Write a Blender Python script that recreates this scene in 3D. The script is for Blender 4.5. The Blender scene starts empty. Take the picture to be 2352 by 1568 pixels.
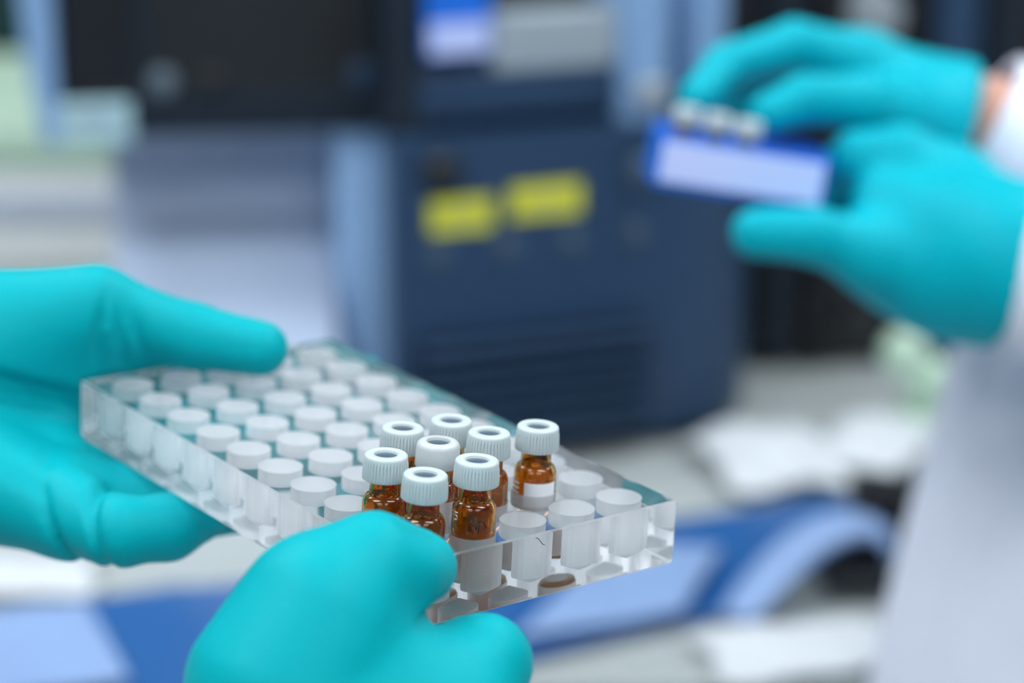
import bpy, bmesh, math, random
import numpy as np
from mathutils import Vector, Matrix

random.seed(7)
sc = bpy.context.scene
COL = sc.collection
PI = math.pi

# ------------------------------------------------------------------ camera
PITCH = math.radians(17.0)
CAM = Vector((0.0, 0.0, 1.42))          # bench top is at 0.90 m
FPX = 5500.0                            # focal length in pixels of the 2352 px frame (84 mm lens)
cam_d = bpy.data.cameras.new('camera')
cam_d.sensor_width = 36.0
cam_d.lens = FPX * 36.0 / 2352.0
cam_d.clip_start = 0.05
cam_d.clip_end = 50
cam = bpy.data.objects.new('camera', cam_d)
COL.objects.link(cam)
cam.location = CAM
cam.rotation_euler = (PI / 2 - PITCH, 0, 0)
cam_d.dof.use_dof = True
cam_d.dof.focus_distance = 0.602
cam_d.dof.aperture_fstop = 5.6
sc.camera = cam

# ------------------------------------------------------------------ world, exposure
w = bpy.data.worlds.new('world')
sc.world = w
w.use_nodes = True
wb = w.node_tree.nodes['Background']
wb.inputs[0].default_value = (0.78, 0.88, 1.0, 1)
wb.inputs[1].default_value = 0.24
sc.view_settings.view_transform = 'Standard'
sc.view_settings.look = 'None'
sc.view_settings.gamma = 1.0
sc.view_settings.exposure = -0.05
sc.view_settings.use_curve_mapping = False
sc.cycles.use_denoising = True
sc.cycles.max_bounces = 24
sc.cycles.transmission_bounces = 20
sc.cycles.transparent_max_bounces = 16
sc.cycles.glossy_bounces = 8
sc.cycles.diffuse_bounces = 10
sc.cycles.sample_clamp_indirect = 24.0

PANEL_POWER = 13.0      # emission strength of the ceiling panels
# centre x, y of the ceiling light panels (0.6 x 1.2 m each)
PANELS = [(x, y) for y in (-1.4, 0.15, 1.5) for x in (-0.95, 0.95)]

# ------------------------------------------------------------------ coordinate helpers
FW = Vector((0, math.cos(PITCH), -math.sin(PITCH)))
UPV = Vector((0, math.sin(PITCH), math.cos(PITCH)))

def ray(px, py):
    return Vector(((px - 1176) / FPX, 0, 0)) + FW - UPV * ((py - 784) / FPX)

def at(px, py, dep):
    return CAM + ray(px, py) * dep

def on_z(px, py, z):
    r = ray(px, py)
    return CAM + r * ((z - CAM.z) / r.z)

def on_plane(px, py, p0, n):
    r = ray(px, py)
    return CAM + r * ((p0 - CAM).dot(n) / r.dot(n))

# rack frame: origin at its front top corner, X along the short side, Y along the long side (mm)
RF = CAM + Vector((-0.02567, 0.5342, -0.2196))
RX = Vector((.791, .6106, -.0386)).normalized()
RZ = Vector((.0483, .0005, .9988)).normalized()
RY = RZ.cross(RX).normalized()
RX = RY.cross(RZ).normalized()
RACKM = Matrix(((RX.x, RY.x, RZ.x, RF.x), (RX.y, RY.y, RZ.y, RF.y), (RX.z, RY.z, RZ.z, RF.z), (0, 0, 0, 1)))

def rk(x, y, z):
    return RF + (RX * x + RY * y + RZ * z) * 0.001

PITCHMM = 16.0
MX, MY, RH = 11.46, 9.77, 17.73
RW, RL = 2 * MX + 4 * PITCHMM, 2 * MY + 9 * PITCHMM

# ------------------------------------------------------------------ materials
def mat(name, col, rough=0.5, metal=0.0, noise=0.0, nscale=40.0, bump=0.0, bscale=200.0, coat=0.0,
        trans=0.0, ior=1.45, emit=None, estr=0.0, sss=0.0, sheen=0.0, spec=0.5):
    m = bpy.data.materials.new(name)
    m.use_nodes = True
    nt = m.node_tree
    b = nt.nodes['Principled BSDF']
    b.inputs['Base Color'].default_value = (*col, 1)
    b.inputs['Roughness'].default_value = rough
    b.inputs['Metallic'].default_value = metal
    b.inputs['IOR'].default_value = ior
    b.inputs['Specular IOR Level'].default_value = spec
    b.inputs['Coat Weight'].default_value = coat
    b.inputs['Coat Roughness'].default_value = 0.15
    b.inputs['Transmission Weight'].default_value = trans
    b.inputs['Subsurface Weight'].default_value = sss
    b.inputs['Sheen Weight'].default_value = sheen
    if sss:
        b.inputs['Subsurface Radius'].default_value = (0.004, 0.006, 0.006)
        b.inputs['Subsurface Scale'].default_value = 1.0
    if emit:
        b.inputs['Emission Color'].default_value = (*emit, 1)
        b.inputs['Emission Strength'].default_value = estr
    if noise or bump:
        tc = nt.nodes.new('ShaderNodeTexCoord')
    if noise:
        n = nt.nodes.new('ShaderNodeTexNoise')
        n.inputs['Scale'].default_value = nscale
        n.inputs['Detail'].default_value = 4
        nt.links.new(tc.outputs['Object'], n.inputs['Vector'])
        mx = nt.nodes.new('ShaderNodeMix')
        mx.data_type = 'RGBA'
        mx.inputs['A'].default_value = (*[c * (1 - noise) for c in col], 1)
        mx.inputs['B'].default_value = (*[min(1, c * (1 + noise)) for c in col], 1)
        nt.links.new(n.outputs['Fac'], mx.inputs['Factor'])
        nt.links.new(mx.outputs['Result'], b.inputs['Base Color'])
    if bump:
        n2 = nt.nodes.new('ShaderNodeTexNoise')
        n2.inputs['Scale'].default_value = bscale
        n2.inputs['Detail'].default_value = 3
        nt.links.new(tc.outputs['Object'], n2.inputs['Vector'])
        bp = nt.nodes.new('ShaderNodeBump')
        bp.inputs['Strength'].default_value = bump
        bp.inputs['Distance'].default_value = 0.001
        nt.links.new(n2.outputs['Fac'], bp.inputs['Height'])
        nt.links.new(bp.outputs['Normal'], b.inputs['Normal'])
    return m

def frosted_mat():
    """Drilled bore walls: rough acrylic with fine tool rings."""
    m = mat('frosted_bore', (1, 1, 1), 0.42, trans=1.0, ior=1.49)
    nt = m.node_tree
    b = nt.nodes['Principled BSDF']
    out = nt.nodes['Material Output']
    tc = nt.nodes.new('ShaderNodeTexCoord')
    wv = nt.nodes.new('ShaderNodeTexWave')
    wv.bands_direction = 'Z'
    wv.inputs['Scale'].default_value = 900
    wv.inputs['Distortion'].default_value = 1.2
    wv.inputs['Detail'].default_value = 2
    nt.links.new(tc.outputs['Object'], wv.inputs['Vector'])
    bp = nt.nodes.new('ShaderNodeBump')
    bp.inputs['Strength'].default_value = 0.3
    bp.inputs['Distance'].default_value = 0.0004
    nt.links.new(wv.outputs['Fac'], bp.inputs['Height'])
    nt.links.new(bp.outputs['Normal'], b.inputs['Normal'])
    tr = nt.nodes.new('ShaderNodeBsdfTranslucent')
    tr.inputs['Color'].default_value = (.97, .98, 1, 1)
    df = nt.nodes.new('ShaderNodeBsdfDiffuse')
    df.inputs['Color'].default_value = (.96, .975, 1, 1)
    m1 = nt.nodes.new('ShaderNodeMixShader')
    m1.inputs[0].default_value = 0.55
    nt.links.new(tr.outputs[0], m1.inputs[1])
    nt.links.new(df.outputs[0], m1.inputs[2])
    m2 = nt.nodes.new('ShaderNodeMixShader')
    m2.inputs[0].default_value = 0.72
    nt.links.new(b.outputs[0], m2.inputs[1])
    nt.links.new(m1.outputs[0], m2.inputs[2])
    nt.links.new(m2.outputs[0], out.inputs['Surface'])
    return m

M = {}
M['acrylic'] = mat('clear_acrylic', (0.985, 0.995, 1.0), 0.0, trans=1.0, ior=1.49)
M['frost'] = frosted_mat()
M['polish'] = mat('chamfer_acrylic', (0.97, 0.98, 1.0), 0.28, trans=1.0, ior=1.49)
M['amber'] = mat('amber_glass', (0.74, 0.35, 0.075), 0.0, trans=1.0, ior=1.5)
M['liquid'] = mat('clear_liquid', (0.97, 0.93, 0.8), 0.0, trans=1.0, ior=1.33)
M['cap'] = mat('cap_plastic', (0.53, 0.605, 0.62), 0.34, noise=0.03, nscale=300, sss=0.15)
M['cap2'] = mat('smooth_cap_plastic', (0.55, 0.59, 0.60), 0.2, noise=0.02, nscale=300)
M['septum'] = mat('septum_rubber', (0.055, 0.09, 0.13), 0.3, noise=0.2, nscale=500)
M['label'] = mat('white_label_print', (0.86, 0.87, 0.9), 0.5, noise=0.04, nscale=400)
M['ink'] = mat('black_marker_ink', (0.012, 0.012, 0.016), 0.45, noise=0.2, nscale=300)
M['inkblue'] = mat('blue_marker_ink', (0.15, 0.45, 0.75), 0.45, noise=0.2, nscale=300)
M['glove'] = mat('teal_nitrile', (0.0, 0.375, 0.425), 0.5, noise=0.05, nscale=60, bump=0.12, bscale=900, spec=0.12)
M['glovefar'] = mat('cyan_nitrile', (0.0, 0.39, 0.48), 0.5, noise=0.05, nscale=60, bump=0.12, bscale=900, spec=0.12)
M['skin'] = mat('skin', (0.62, 0.32, 0.24), 0.5, noise=0.08, nscale=90, sss=0.1)
M['coat'] = mat('lab_coat_cotton', (0.80, 0.83, 0.95), 0.85, noise=0.04, nscale=25, bump=0.25, bscale=700, sheen=0.2)
M['bluebox'] = mat('blue_box_plastic', (0.01, 0.16, 0.72), 0.35, noise=0.06, nscale=50)
M['boxlabel'] = mat('lavender_box_label', (0.56, 0.64, 1.0), 0.55, noise=0.03, nscale=60)
M['navy'] = mat('navy_instrument_paint', (0.018, 0.050, 0.108), 0.42, noise=0.10, nscale=8, bump=0.15, bscale=500)
M['navydark'] = mat('dark_navy_plastic', (0.008, 0.016, 0.028), 0.4, noise=0.15, nscale=12)
M['lightblue'] = mat('light_blue_panel_paint', (0.24, 0.40, 0.64), 0.35, noise=0.05, nscale=6)
M['silver'] = mat('silver_blue_panel', (0.52, 0.62, 0.80), 0.38, noise=0.04, nscale=5)
M['black'] = mat('black_plastic', (0.010, 0.012, 0.016), 0.35, noise=0.2, nscale=14)
M['window'] = mat('smoked_window', (0.022, 0.025, 0.029), 0.12, noise=0.15, nscale=9)
M['yellow'] = mat('yellow_warning_sticker', (0.70, 0.68, 0.03), 0.5, noise=0.05, nscale=60)
M['grey'] = mat('grey_plastic', (0.30, 0.34, 0.37), 0.45, noise=0.06, nscale=30)
M['plate'] = mat('pale_grey_plate', (0.36, 0.42, 0.46), 0.5, noise=0.08, nscale=30)
M['screw'] = mat('screw_steel', (0.06, 0.10, 0.15), 0.4, metal=0.2, noise=0.1, nscale=100)
M['screwl'] = mat('dull_latch_steel', (0.12, 0.16, 0.20), 0.4, noise=0.1, nscale=60)
M['pillar'] = mat('pale_blue_pillar_paint', (0.38, 0.60, 0.92), 0.35, noise=0.04, nscale=6)
M['cyanlabel'] = mat('pale_cyan_label', (0.42, 0.62, 0.68), 0.5, noise=0.1, nscale=45)
M['bench'] = mat('pale_bench_laminate', (0.40, 0.435, 0.43), 0.35, noise=0.06, nscale=6, bump=0.05, bscale=300)
M['white'] = mat('white_enamel', (0.93, 0.94, 0.92), 0.4, noise=0.03, nscale=6)
M['whiteband'] = mat('grey_band_enamel', (0.48, 0.53, 0.64), 0.4, noise=0.04, nscale=6)
M['green'] = mat('dark_green_paint', (0.012, 0.045, 0.045), 0.4, noise=0.1, nscale=9)
M['palegreen'] = mat('pale_green_plastic', (0.55, 0.74, 0.58), 0.4, noise=0.05, nscale=50)
M['bluesheet'] = mat('blue_plastic_sheet', (0.022, 0.11, 0.33), 0.27, noise=0.05, nscale=14, coat=0.3)
M['palesheet'] = mat('pale_blue_film', (0.25, 0.37, 0.62), 0.45, noise=0.04, nscale=30)  # pale tone for reflections on the blue sheet, built as separate pieces
M['paper'] = mat('white_wipe_paper', (0.60, 0.63, 0.66), 0.8, noise=0.04, nscale=60)
M['wall'] = mat('wall_paint', (0.62, 0.68, 0.68), 0.7, noise=0.03, nscale=4)
M['floor'] = mat('floor_vinyl', (0.40, 0.43, 0.45), 0.5, noise=0.06, nscale=10)
M['ceil'] = mat('ceiling_paint', (0.8, 0.8, 0.8), 0.8, noise=0.02, nscale=4)
M['lamp'] = mat('lamp_diffuser', (0.9, 0.95, 1.0), 0.5, emit=(0.90, 0.96, 1.0), estr=PANEL_POWER)

# ------------------------------------------------------------------ object helpers
def link(name, me, parent=None, smooth=False):
    o = bpy.data.objects.new(name, me)
    COL.objects.link(o)
    if parent is not None:
        o.parent = parent
    if smooth and me:
        for p in me.polygons:
            p.use_smooth = True
    return o

def mesh(name, verts, faces, m, parent=None, smooth=False, mats=None, fmat=None):
    me = bpy.data.meshes.new(name)
    me.from_pydata([tuple(v) for v in verts], [], faces)
    for mm in (mats or [m]):
        me.materials.append(mm)
    if fmat:
        me.polygons.foreach_set('material_index', fmat)
    me.update()
    return link(name, me, parent, smooth)

def empty(name, loc, label, cat, group=None, rot=None, matrix=None):
    o = bpy.data.objects.new(name, None)
    o.empty_display_size = 0.02
    COL.objects.link(o)
    o.location = loc
    if rot:
        o.rotation_euler = rot
    if matrix is not None:
        o.matrix_world = matrix
    return tag(o, label, cat, group)

def tag(o, label=None, cat=None, group=None, kind=None):
    if label: o['label'] = label
    if cat: o['category'] = cat
    if group: o['group'] = group
    if kind: o['kind'] = kind
    return o

def bevel(o, wdt, seg=2):
    b = o.modifiers.new('bevel', 'BEVEL')
    b.width = wdt
    b.segments = seg
    b.limit_method = 'ANGLE'
    b.angle_limit = math.radians(40)
    for p in o.data.polygons:
        p.use_smooth = True
    o.modifiers.new('wn', 'WEIGHTED_NORMAL')
    return o

def box(name, c, s, m, parent=None, bev=0.0, seg=2, rot=None):
    x, y, z = s[0] / 2, s[1] / 2, s[2] / 2
    v = [(sx * x, sy * y, sz * z) for sx in (-1, 1) for sy in (-1, 1) for sz in (-1, 1)]
    f = [(0, 1, 3, 2), (4, 6, 7, 5), (0, 4, 5, 1), (2, 3, 7, 6), (0, 2, 6, 4), (1, 5, 7, 3)]
    o = mesh(name, v, f, m, parent)
    o.location = c
    if rot:
        o.rotation_euler = rot
    if bev:
        bevel(o, bev, seg)
    return o

def lathe_data(profile, n=48, rfun=None, closed=False):
    """profile: list of (r, z). r == 0 makes a pole."""
    v, f, rings = [], [], []
    for (r, z) in profile:
        if r <= 1e-9:
            v.append((0, 0, z)); rings.append([len(v) - 1])
        else:
            idx = []
            for k in range(n):
                a = 2 * PI * k / n
                rr = r if rfun is None else rfun(r, z, a)
                v.append((rr * math.cos(a), rr * math.sin(a), z)); idx.append(len(v) - 1)
            rings.append(idx)
    prs = list(zip(rings[:-1], rings[1:]))
    if closed:
        prs.append((rings[-1], rings[0]))
    for A, B in prs:
        if len(A) == 1 and len(B) == 1:
            continue
        for k in range(n):
            k2 = (k + 1) % n
            if len(A) == 1: f.append((A[0], B[k2], B[k]))
            elif len(B) == 1: f.append((A[k], A[k2], B[0]))
            else: f.append((A[k], A[k2], B[k2], B[k]))
    return v, f

def lathe(name, profile, m, parent=None, n=48, rfun=None, smooth=True, closed=False):
    v, f = lathe_data(profile, n, rfun, closed)
    o = mesh(name, v, f, m, parent, smooth)
    return o

def autosmooth(o, deg=40):
    me = o.data
    bm = bmesh.new(); bm.from_mesh(me)
    for e in bm.edges:
        if len(e.link_faces) == 2 and e.calc_face_angle(0) > math.radians(deg):
            e.smooth = False
    for fc in bm.faces: fc.smooth = True
    bm.to_mesh(me); bm.free()
    return o

def tube(name, pts, rads, m, parent=None, n=20, caps=True, wob=0.0, thick=0.0, squash=1.0):
    """Tube along pts (world), used for sleeves, wires and strokes."""
    pts = [Vector(p) for p in pts]
    v, f = [], []
    up = Vector((0, 0, 1))
    prev = None
    for i, p in enumerate(pts):
        d = (pts[min(i + 1, len(pts) - 1)] - pts[max(i - 1, 0)]).normalized()
        if prev is None:
            a = d.cross(up)
            if a.length < 1e-3: a = d.cross(Vector((1, 0, 0)))
            a.normalize()
        else:
            a = (prev - d * prev.dot(d)).normalized()
        prev = a
        b = d.cross(a)
        for k in range(n):
            t = 2 * PI * k / n
            r = rads[i] * (1 + wob * math.sin(3 * t + i * 1.7) + wob * .6 * math.sin(7 * t - i * 2.3))
            v.append(p + a * (r * math.cos(t)) + b * (r * squash * math.sin(t)))
    for i in range(len(pts) - 1):
        for k in range(n):
            k2 = (k + 1) % n
            f.append((i * n + k, i * n + k2, (i + 1) * n + k2, (i + 1) * n + k))
    if caps:
        f.append(tuple(range(n - 1, -1, -1)))
        f.append(tuple((len(pts) - 1) * n + k for k in range(n)))
    c = sum(pts, Vector()) / len(pts)
    o = mesh(name, [q - c for q in v], f, m, None, True)
    o.location = c
    if thick:
        s = o.modifiers.new('thick', 'SOLIDIFY'); s.thickness = thick; s.offset = -1
    if parent is not None:
        keep_parent(o, parent)
    return o

def keep_parent(o, parent):
    """Parent keeping the world place (parents here are never scaled)."""
    bpy.context.view_layer.update()
    mw = o.matrix_world.copy()
    o.parent = parent
    o.matrix_parent_inverse = Matrix()
    o.matrix_basis = parent.matrix_world.inverted() @ mw

# ------------------------------------------------------------------ gloved hands: smooth distance field -> mesh
def smin(a, b, k):
    h = np.maximum(k - np.abs(a - b), 0) / k
    return np.minimum(a, b) - h * h * k * 0.25

def seg_sdf(P, a, b, ra, rb):
    ab = b - a
    t = np.clip(((P - a) @ ab) / max(ab @ ab, 1e-9), 0, 1)
    d = P - a - t[:, None] * ab
    return np.sqrt((d * d).sum(1)) - (ra + (rb - ra) * t)

def surface_nets(D, origin, h):
    """Naive surface nets on a dense grid; returns verts and quads."""
    nx, ny, nz = D.shape
    S = D < 0
    crn = [(i, j, k) for i in (0, 1) for j in (0, 1) for k in (0, 1)]
    sl = lambda A, i, j, k: A[i:nx - 1 + i, j:ny - 1 + j, k:nz - 1 + k]
    cnt = sum(sl(S, *c).astype(np.int8) for c in crn)
    act = (cnt > 0) & (cnt < 8)
    idx = np.full(act.shape, -1, np.int64)
    n = int(act.sum())
    idx[act] = np.arange(n)
    cell = np.argwhere(act)
    acc = np.zeros((n, 3)); num = np.zeros(n)
    vals = {c: sl(D, *c)[act] for c in crn}
    for a in crn:
        for ax in range(3):
            if a[ax]: continue
            b = list(a); b[ax] = 1; b = tuple(b)
            va, vb = vals[a], vals[b]
            x = (va < 0) != (vb < 0)
            t = va[x] / (va[x] - vb[x])
            p = np.tile(np.array(a, float), (x.sum(), 1)); p[:, ax] += t
            acc[x] += p; num[x] += 1
    V = (cell + acc / num[:, None]) * h + origin
    quads = []
    for ax in range(3):
        o1, o2 = (ax + 1) % 3, (ax + 2) % 3
        n1 = [nx, ny, nz]
        lo = [slice(1, n1[q] - 1) for q in range(3)]
        lo[ax] = slice(0, n1[ax] - 1)
        hi = list(lo); hi[ax] = slice(1, n1[ax])
        A, B = S[tuple(lo)], S[tuple(hi)]
        for flip, mask in ((False, A & ~B), (True, ~A & B)):
            e = np.argwhere(mask)
            if not len(e): continue
            e = e + np.array([0 if q == ax else 1 for q in range(3)])
            def cid(d1, d2):
                q = e.copy(); q[:, o1] -= d1; q[:, o2] -= d2
                return idx[q[:, 0], q[:, 1], q[:, 2]]
            Q = np.stack([cid(1, 1), cid(0, 1), cid(0, 0), cid(1, 0)], 1)
            if flip: Q = Q[:, ::-1]
            quads.append(Q)
    Q = np.concatenate(quads)
    return V, Q[(Q >= 0).all(1)]

def glove(name, palm, digits, m, vox=1.5, kp=14.0, kd=7.0, creases=(), parent=None, cut=None, solids=()):
    """palm: list of (a, ra, b, rb); digits: list of [(point, r), ...]. World metres for points, mm for radii."""
    mm = lambda p: np.array(p, float) * 1000
    allp = [(mm(a), ra) for a, ra, b, rb in palm] + [(mm(b), rb) for a, ra, b, rb in palm]
    for d in digits: allp += [(mm(p), r) for p, r in d]
    lo = np.min([p - r for p, r in allp], 0) - 5
    hi = np.max([p + r for p, r in allp], 0) + 5
    n = np.ceil((hi - lo) / vox).astype(int) + 1
    ax = [lo[i] + vox * np.arange(n[i]) for i in range(3)]
    G = np.stack(np.meshgrid(*ax, indexing='ij'), -1).reshape(-1, 3)
    dp = None
    for a, ra, b, rb in palm:
        d = seg_sdf(G, mm(a), mm(b), ra, rb)
        dp = d if dp is None else smin(dp, d, kp)
    D = dp
    for ch in digits:
        df = None
        for (a, ra), (b, rb) in zip(ch[:-1], ch[1:]):
            d = seg_sdf(G, mm(a), mm(b), ra, rb)
            df = d if df is None else smin(df, d, 3.0)
        D = np.minimum(D, smin(dp, df, kd))
    for c, nrm, wd, amp, ext in creases:
        c = mm(c); nv = np.array(Vector(nrm).normalized())
        q = G - c
        s = q @ nv
        r2 = (q * q).sum(1)
        D = D + amp * np.exp(-(s / wd) ** 2) * np.exp(-r2 / ext ** 2)
    if cut is not None:
        p0, nv = cut
        D = np.maximum(D, (G - mm(p0)) @ np.array(Vector(nv).normalized()))
    for (Mx, lo3, hi3) in solids:         # do not enter a solid box given in its own frame (metres / mm)
        R = np.array(Mx.to_3x3()); t = np.array(Mx.translation) * 1000
        L = (G - t) @ R
        c = (np.array(lo3) + np.array(hi3)) / 2; hs = (np.array(hi3) - np.array(lo3)) / 2
        q = np.abs(L - c) - hs
        bd = np.sqrt((np.maximum(q, 0) ** 2).sum(1)) + np.minimum(q.max(1), 0)
        D = np.maximum(D, -(bd - 0.7))
    V, Q = surface_nets(D.reshape(tuple(n)), lo, vox)
    ctr = V.mean(0)
    me = bpy.data.meshes.new(name)
    VV = ((V - ctr) / 1000).astype(np.float32)
    me.vertices.add(len(VV)); me.vertices.foreach_set('co', VV.ravel())
    me.loops.add(Q.size); me.loops.foreach_set('vertex_index', Q.astype(np.int32).ravel())
    me.polygons.add(len(Q)); me.polygons.foreach_set('loop_start', np.arange(0, Q.size, 4, dtype=np.int32))
    me.polygons.foreach_set('use_smooth', np.ones(len(Q), bool))
    me.materials.append(m)
    me.update(calc_edges=True); me.validate()
    o = bpy.data.objects.new(name, me)
    COL.objects.link(o)
    o.location = Vector(ctr / 1000)
    sm = o.modifiers.new('smooth', 'SMOOTH'); sm.factor = 0.5; sm.iterations = 3
    if parent is not None:
        keep_parent(o, parent)
    return o

# ================================================================== THE SETTING
BZ = 0.90
def struct(o):
    o['kind'] = 'structure'
    return o

struct(box('floor', (0, -0.65, -0.02), (5.0, 8.5, 0.04), M['floor']))
struct(box('wall_back', (0, 3.65, 1.35), (5.0, 0.1, 2.7), M['wall']))
struct(box('ceiling', (0, -0.65, 2.75), (5.0, 8.5, 0.1), M['ceil']))
for i, (x, y) in enumerate(PANELS):
    side = 'left' if x < 0 else 'right'
    row = {-1.4: 'third', 0.15: 'second', 1.5: 'first'}[y]
    t = empty('ceiling_light', (x, y, 2.70), f'flat white ceiling light panel, {side} one of the {row} row from the back wall', 'light', 'ceiling light panels')
    box('diffuser', (0, 0, -0.012), (1.16, 0.46, 0.01), M['lamp'], t)
    for sx, sy, l in ((0, .24, (1.2, .02, .03)), (0, -.24, (1.2, .02, .03)), (.59, 0, (.02, .46, .03)), (-.59, 0, (.02, .46, .03))):
        box('frame_bar', (sx, sy, -0.014), l, M['white'], t)

bench = empty('lab_bench', (0.0, 1.9, 0), 'long pale grey laminate laboratory bench carrying the instruments', 'bench')
poly = [(-2.2, -.795), (.185, -.795), (.215, -.73), (.30, -.65), (2.2, -.55), (2.2, .81), (-2.2, .81)]
np_ = len(poly)
bevel(mesh('worktop', [(x, y, BZ - .04) for x, y in poly] + [(x, y, BZ) for x, y in poly],
           [tuple(range(np_ - 1, -1, -1)), tuple(range(np_, 2 * np_))] + [(k, (k + 1) % np_, np_ + (k + 1) % np_, np_ + k) for k in range(np_)], M['bench'], bench), .003)
box('front_panel', (-1.0, -0.72, 0.43), (2.36, 0.03, 0.86), M['white'], bench)
for x in (-2.1, 2.1):
    box('side_panel', (x, 0, 0.43), (0.04, 1.40, 0.86), M['white'], bench)

# ================================================================== THE RACK
def well(i, j):
    """centre of a well, i along the long side 1..10, j along the short side 1..5 (mm)"""
    return MX + (j - 1) * PITCHMM, MY + (i - 1) * PITCHMM

def build_rack():
    N = 48
    RAD, DEP, CONE, CH = 6.05, 13.2, 2.6, 0.45
    v, f, fm = [], [], []
    key = {}
    def V(x, y, z):
        k = (round(x, 3), round(y, 3), round(z, 3))
        if k not in key:
            key[k] = len(v); v.append((x * .001, y * .001, z * .001))
        return key[k]
    def F(ids, m):
        ids = [a for n_, a in enumerate(ids) if a != ids[n_ - 1]]
        if len(ids) > 2: f.append(tuple(ids)); fm.append(m)
    bnd = {}
    for i in range(1, 11):
        for j in range(1, 6):
            cx, cy = well(i, j)
            x0 = CH if j == 1 else cx - 8
            x1 = RW - CH if j == 5 else cx + 8
            y0 = CH if i == 1 else cy - 8
            y1 = RL - CH if i == 10 else cy + 8
            circ, sq = [], []
            for k in range(N):
                a = 2 * PI * k / N + PI / 4
                c, s = math.cos(a), math.sin(a)
                mxx = max(abs(c), abs(s))
                ux, uy = c / mxx, s / mxx
                X = cx + (ux * (x1 - cx) if ux > 0 else -ux * (x0 - cx))
                Y = cy + (uy * (y1 - cy) if uy > 0 else -uy * (y0 - cy))
                sq.append(V(X, Y, 0)); circ.append((cx + RAD * c, cy + RAD * s, c, s))
            rims = [V(p[0], p[1], 0) for p in circ]
            lip = [V(cx + (RAD - .12) * p[2], cy + (RAD - .12) * p[3], -0.22) for p in circ]
            low = [V(cx + (RAD - .12) * p[2], cy + (RAD - .12) * p[3], -DEP) for p in circ]
            tip = V(cx, cy, -DEP - CONE)
            for k in range(N):
                k2 = (k + 1) % N
                F([sq[k], sq[k2], rims[k2], rims[k]], 0)
                F([rims[k], rims[k2], lip[k2], lip[k]], 2)
                F([lip[k], lip[k2], low[k2], low[k]], 1)
                F([low[k], low[k2], tip], 1)
    # outer loop of the top face, in order
    eps = 1e-6
    top = [p for p in key if abs(p[2]) < eps]
    def side(fn, srt): return [key[p] for p in sorted([p for p in top if fn(p)], key=srt)]
    near = lambda a, b: abs(a - b) < 2e-3
    s1 = side(lambda p: near(p[1], CH), lambda p: p[0])
    s2 = side(lambda p: near(p[0], RW - CH), lambda p: p[1])
    s3 = side(lambda p: near(p[1], RL - CH), lambda p: -p[0])
    s4 = side(lambda p: near(p[0], CH), lambda p: -p[1])
    loop = s1[:-1] + s2[:-1] + s3[:-1] + s4[:-1]
    def outer(i0, z, full):
        x, y, _ = v[i0]; x *= 1000; y *= 1000
        if full:
            if near(x, CH): x = 0
            if near(x, RW - CH): x = RW
            if near(y, CH): y = 0
            if near(y, RL - CH): y = RL
        return V(x, y, z)
    a = [outer(i0, -CH, True) for i0 in loop]
    b = [outer(i0, -RH + CH, True) for i0 in loop]
    c = [outer(i0, -RH, False) for i0 in loop]
    n = len(loop)
    for k in range(n):
        k2 = (k + 1) % n
        F([loop[k2], loop[k], a[k], a[k2]], 2)
        F([a[k2], a[k], b[k], b[k2]], 0)
        F([b[k2], b[k], c[k], c[k2]], 2)
    F(c[::-1], 0)
    o = mesh('vial_rack', v, f, None, mats=[M['acrylic'], M['frost'], M['polish']], fmat=fm)
    bm = bmesh.new(); bm.from_mesh(o.data)
    bmesh.ops.recalc_face_normals(bm, faces=bm.faces)
    for e in bm.edges:
        e.smooth = len(e.link_faces) == 2 and e.calc_face_angle(0) < math.radians(25)
    for fc in bm.faces: fc.smooth = True
    bm.to_mesh(o.data); bm.free()
    o.matrix_world = RACKM
    return o

rack = build_rack()
tag(rack, 'clear acrylic vial rack with fifty drilled wells, held by two gloved hands', 'vial rack')

def stroke(name, pts, r, m, parent, n=6):
    """pen stroke: thin tube in the parent's local space, metres"""
    pts = [Vector(p) for p in pts]
    v, f = [], []
    for i, p in enumerate(pts):
        d = (pts[min(i + 1, len(pts) - 1)] - pts[max(i - 1, 0)]).normalized()
        a = d.cross(Vector((0.13, 0.21, 1))).normalized(); b = d.cross(a)
        for k in range(n):
            t = 2 * PI * k / n
            v.append(p + (a * math.cos(t) + b * math.sin(t)) * r)
    for i in range(len(pts) - 1):
        for k in range(n):
            f.append((i * n + k, i * n + (k + 1) % n, (i + 1) * n + (k + 1) % n, (i + 1) * n + k))
    f.append(tuple(range(n - 1, -1, -1))); f.append(tuple((len(pts) - 1) * n + k for k in range(n)))
    return mesh(name, v, f, m, parent, True)

# faint blue pen scribbles on the rack's top near the long far edge, a black hair line at the front edge
for dx, dy in ((0, 0), (2.2, -3.0)):
    bx, by = 83.5 + dx * .4, 62 + dy
    stroke('ink_mark', [((bx - 1.5) * .001, (by + 2) * .001, .0001), ((bx + .5) * .001, (by + .2) * .001, .0001),
                        ((bx - .6) * .001, (by - .8) * .001, .0001), ((bx + 1.2) * .001, (by - 2.2) * .001, .0001)], .00028, M['inkblue'], rack)
stroke('ink_mark', [((40 + q * .5) * .001, -.00008, (-1.0 - 2.4 * q / 6 + .3 * math.sin(q)) * .001) for q in range(7)], .00009, M['ink'], rack)

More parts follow.
